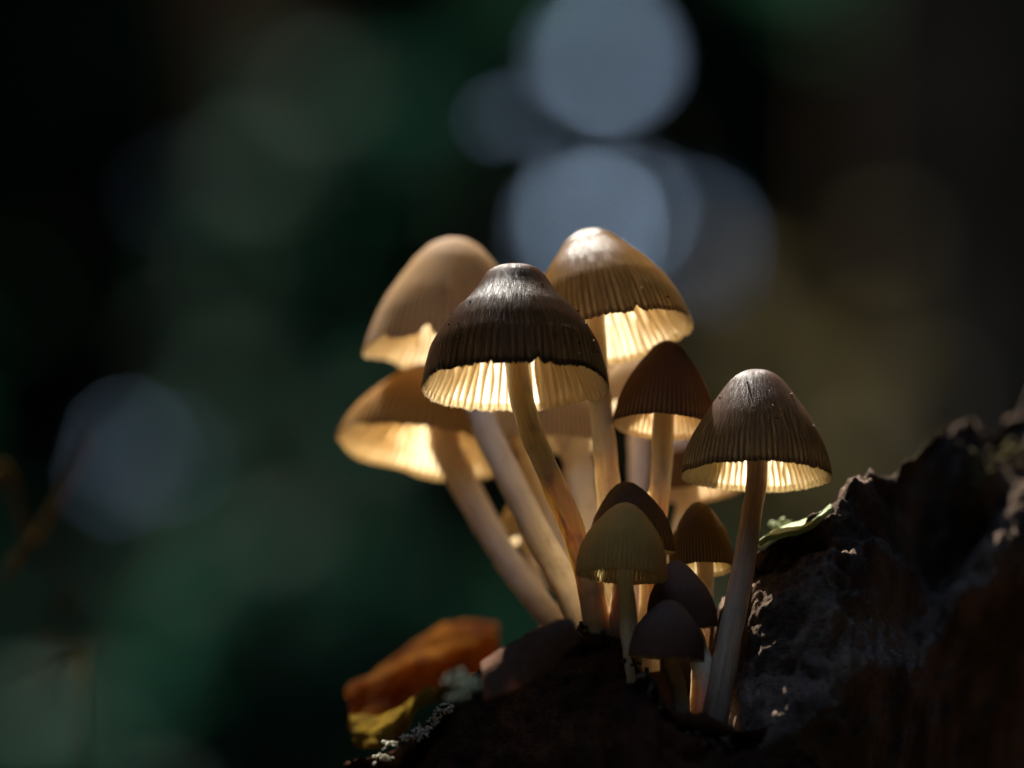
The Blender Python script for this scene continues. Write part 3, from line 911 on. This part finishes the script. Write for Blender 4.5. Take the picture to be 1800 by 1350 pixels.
def lump_chain(name, label, cat, pts, mat, seed, per=10, spread=1.0):
    """crusty tufts: each tuft a part, made of many short crooked lobes"""
    r = random.Random(seed)
    root = empty(name, at(*pts[0][:3]))
    b = root.location.copy()
    for (px, py, d, size) in pts:
        V, F = [], []
        c = at(px, py, d)
        s = size * cpp(d)
        for k in range(per):
            o = c + Vector((r.gauss(0, .55), r.gauss(0, .4), r.gauss(0, .35))) * s * spread
            dirv = Vector((r.gauss(0, 1), r.gauss(0, .6), abs(r.gauss(.4, .6)))).normalized()
            L = s * r.uniform(.35, .8); w = s * r.uniform(.10, .22)
            bend = Vector((r.gauss(0, .3), r.gauss(0, .3), r.gauss(0, .3))) * L
            v, f, _ = tube([o - dirv * L * .5, o + bend * .5, o + dirv * L * .5], [w * .5, w, w * .35], 6, 6, .4, k + seed)
            k0 = len(V); V += v; F += [tuple(k0 + i for i in q) for q in f]
        mesh_obj('tuft', V, F, mat, root, b)['kind'] = 'stuff'
    return tag(root, label, cat)

lump_chain('lichen', 'thin broken line of whitish lichen on the wood below the orange leaf', 'lichen',
           [(670, 1330, 30.9, 14), (682, 1334, 30.9, 9), (688, 1308, 30.8, 14), (712, 1296, 30.75, 10), (726, 1288, 30.7, 14), (738, 1292, 30.7, 10), (745, 1283, 30.65, 17),
            (762, 1268, 30.6, 10), (768, 1258, 30.55, 9), (775, 1250, 30.5, 10), (786, 1245, 30.5, 15)], M['white_lichen'], 4, 14)
lump_chain('lichen', 'soft grey green lichen knob between the orange leaf and the dark wood', 'lichen',
           [(806, 1192, 25.5, 24), (818, 1212, 25.5, 24), (802, 1222, 25.5, 16)], M['grey_lichen'], 6, 16)
sheet_thing('lichen', 'bright pale green lichen strip along the bark edge beside the rightmost stem', 'lichen',
            [(1334, 955, 30.9), (1358, 938, 31.0), (1385, 925, 31.1), (1410, 920, 31.0), (1440, 905, 30.9), (1462, 886, 30.8)],
            [(1334, 963, 30.3), (1360, 949, 30.3), (1388, 942, 30.25), (1412, 938, 30.3), (1440, 917, 30.4), (1463, 893, 30.5)],
            M['lichen'], 0.04, 0.10, 11, 0.0006, 60, 12)
lump_chain('lichen', 'blurred yellowish lichen knob on the pale green strip', 'lichen', [(1372, 926, 31.6, 22)], M['lichen'], 8, 18)
lump_chain('lichen', 'blurred dull yellow lichen patch high on the bark at the right edge', 'lichen',
           [(1716, 805, 34.6, 26), (1722, 828, 34.5, 24), (1716, 850, 34.4, 20), (1785, 795, 35.6, 30)], M['dull_lichen'], 9, 16)

# crumbs of rotten wood and soil round the stem bases
rc = random.Random(31)
V, F = [], []
for k in range(420):
    px = rc.uniform(930, 1290)
    ry = interp(px, [m_[0] for m_ in mound], [m_[1] for m_ in mound]); rd = interp(px, [m_[0] for m_ in mound], [m_[2] for m_ in mound])
    c = at(px, ry + rc.uniform(-6, 30), rd + rc.uniform(-.1, 1.6))
    L = rc.uniform(.0002, .0009)
    dv = Vector((rc.gauss(0, 1), rc.gauss(0, 1), rc.gauss(0, .7))).normalized() * L
    v_, f_, _ = tube([c - dv, c + Vector((0, 0, L * .3)), c + dv], [L * .3, L * .55, L * .25], 5, 3, .6, k)
    k0 = len(V); V += v_; F += [tuple(k0 + i for i in q) for q in f_]
mesh_obj('wood_crumbs', V, F, M['bark'], log, log_base)['kind'] = 'stuff'

# dry plants at the left
M['straw'] = leaf_material('dry_straw', (0.06, 0.034, 0.010), (0.085, 0.05, 0.015), 0.2, (0.14, 0.08, 0.015), 0.7, 0.0, 200, 0.0003)
p0, p1 = at(-60, 1140, 40), at(165, 772, 42.5)
root = empty('dry_grass_stalk', Vector((p0.x - .02, p0.y, 0)))
V, F, UV = tube([root.location, p0, p0.lerp(p1, .5) + Vector((.0006, 0, .0004)), p1], [.0008, .0006, .0005, .0002], 8, 40, .1, 1)
mesh_obj('stalk', V, F, M['straw'], root, root.location)
V, F, UV = tube([at(8, 1030, 40.3), at(30, 985, 40.5), at(55, 945, 40.7)], [.0002, .0005, .0002], 8, 12, .2, 2)
mesh_obj('leaf_sheath', V, F, M['straw'], root, root.location)
tag(root, 'slanting ochre dry grass stalk blurred at the left edge', 'grass stalk')

root = empty('dead_herb', Vector((at(140, 1150, 44).x, at(140, 1150, 44).y, 0)))
b = root.location
crown = at(142, 1165, 44)
V, F, UV = tube([b, b.lerp(crown, .6) + Vector((.004, 0, 0)), crown], [.0004, .0004, .0003], 8, 20, .1, 3)
mesh_obj('stalk', V, F, M['straw'], root, b)
rr = random.Random(5)
for (px, py, d, w) in [(122, 1040, 44.6, 7), (60, 1120, 43, 8), (20, 1210, 42.5, 6), (215, 1135, 45, 5), (150, 1230, 43, 9), (90, 1250, 43.5, 8)]:
    e = at(px, py, d)
    V, F, UV = tube([crown, crown.lerp(e, .5) + Vector((rr.gauss(0, .001), 0, .0012)), e], [w * cpp(44) * .3, w * cpp(44) * .45, w * cpp(44) * .15], 8, 14, .2, px)
    mesh_obj('side_shoot', V, F, M['straw'], root, b)
tag(root, 'small withered branching herb blurred low at the left', 'plant')
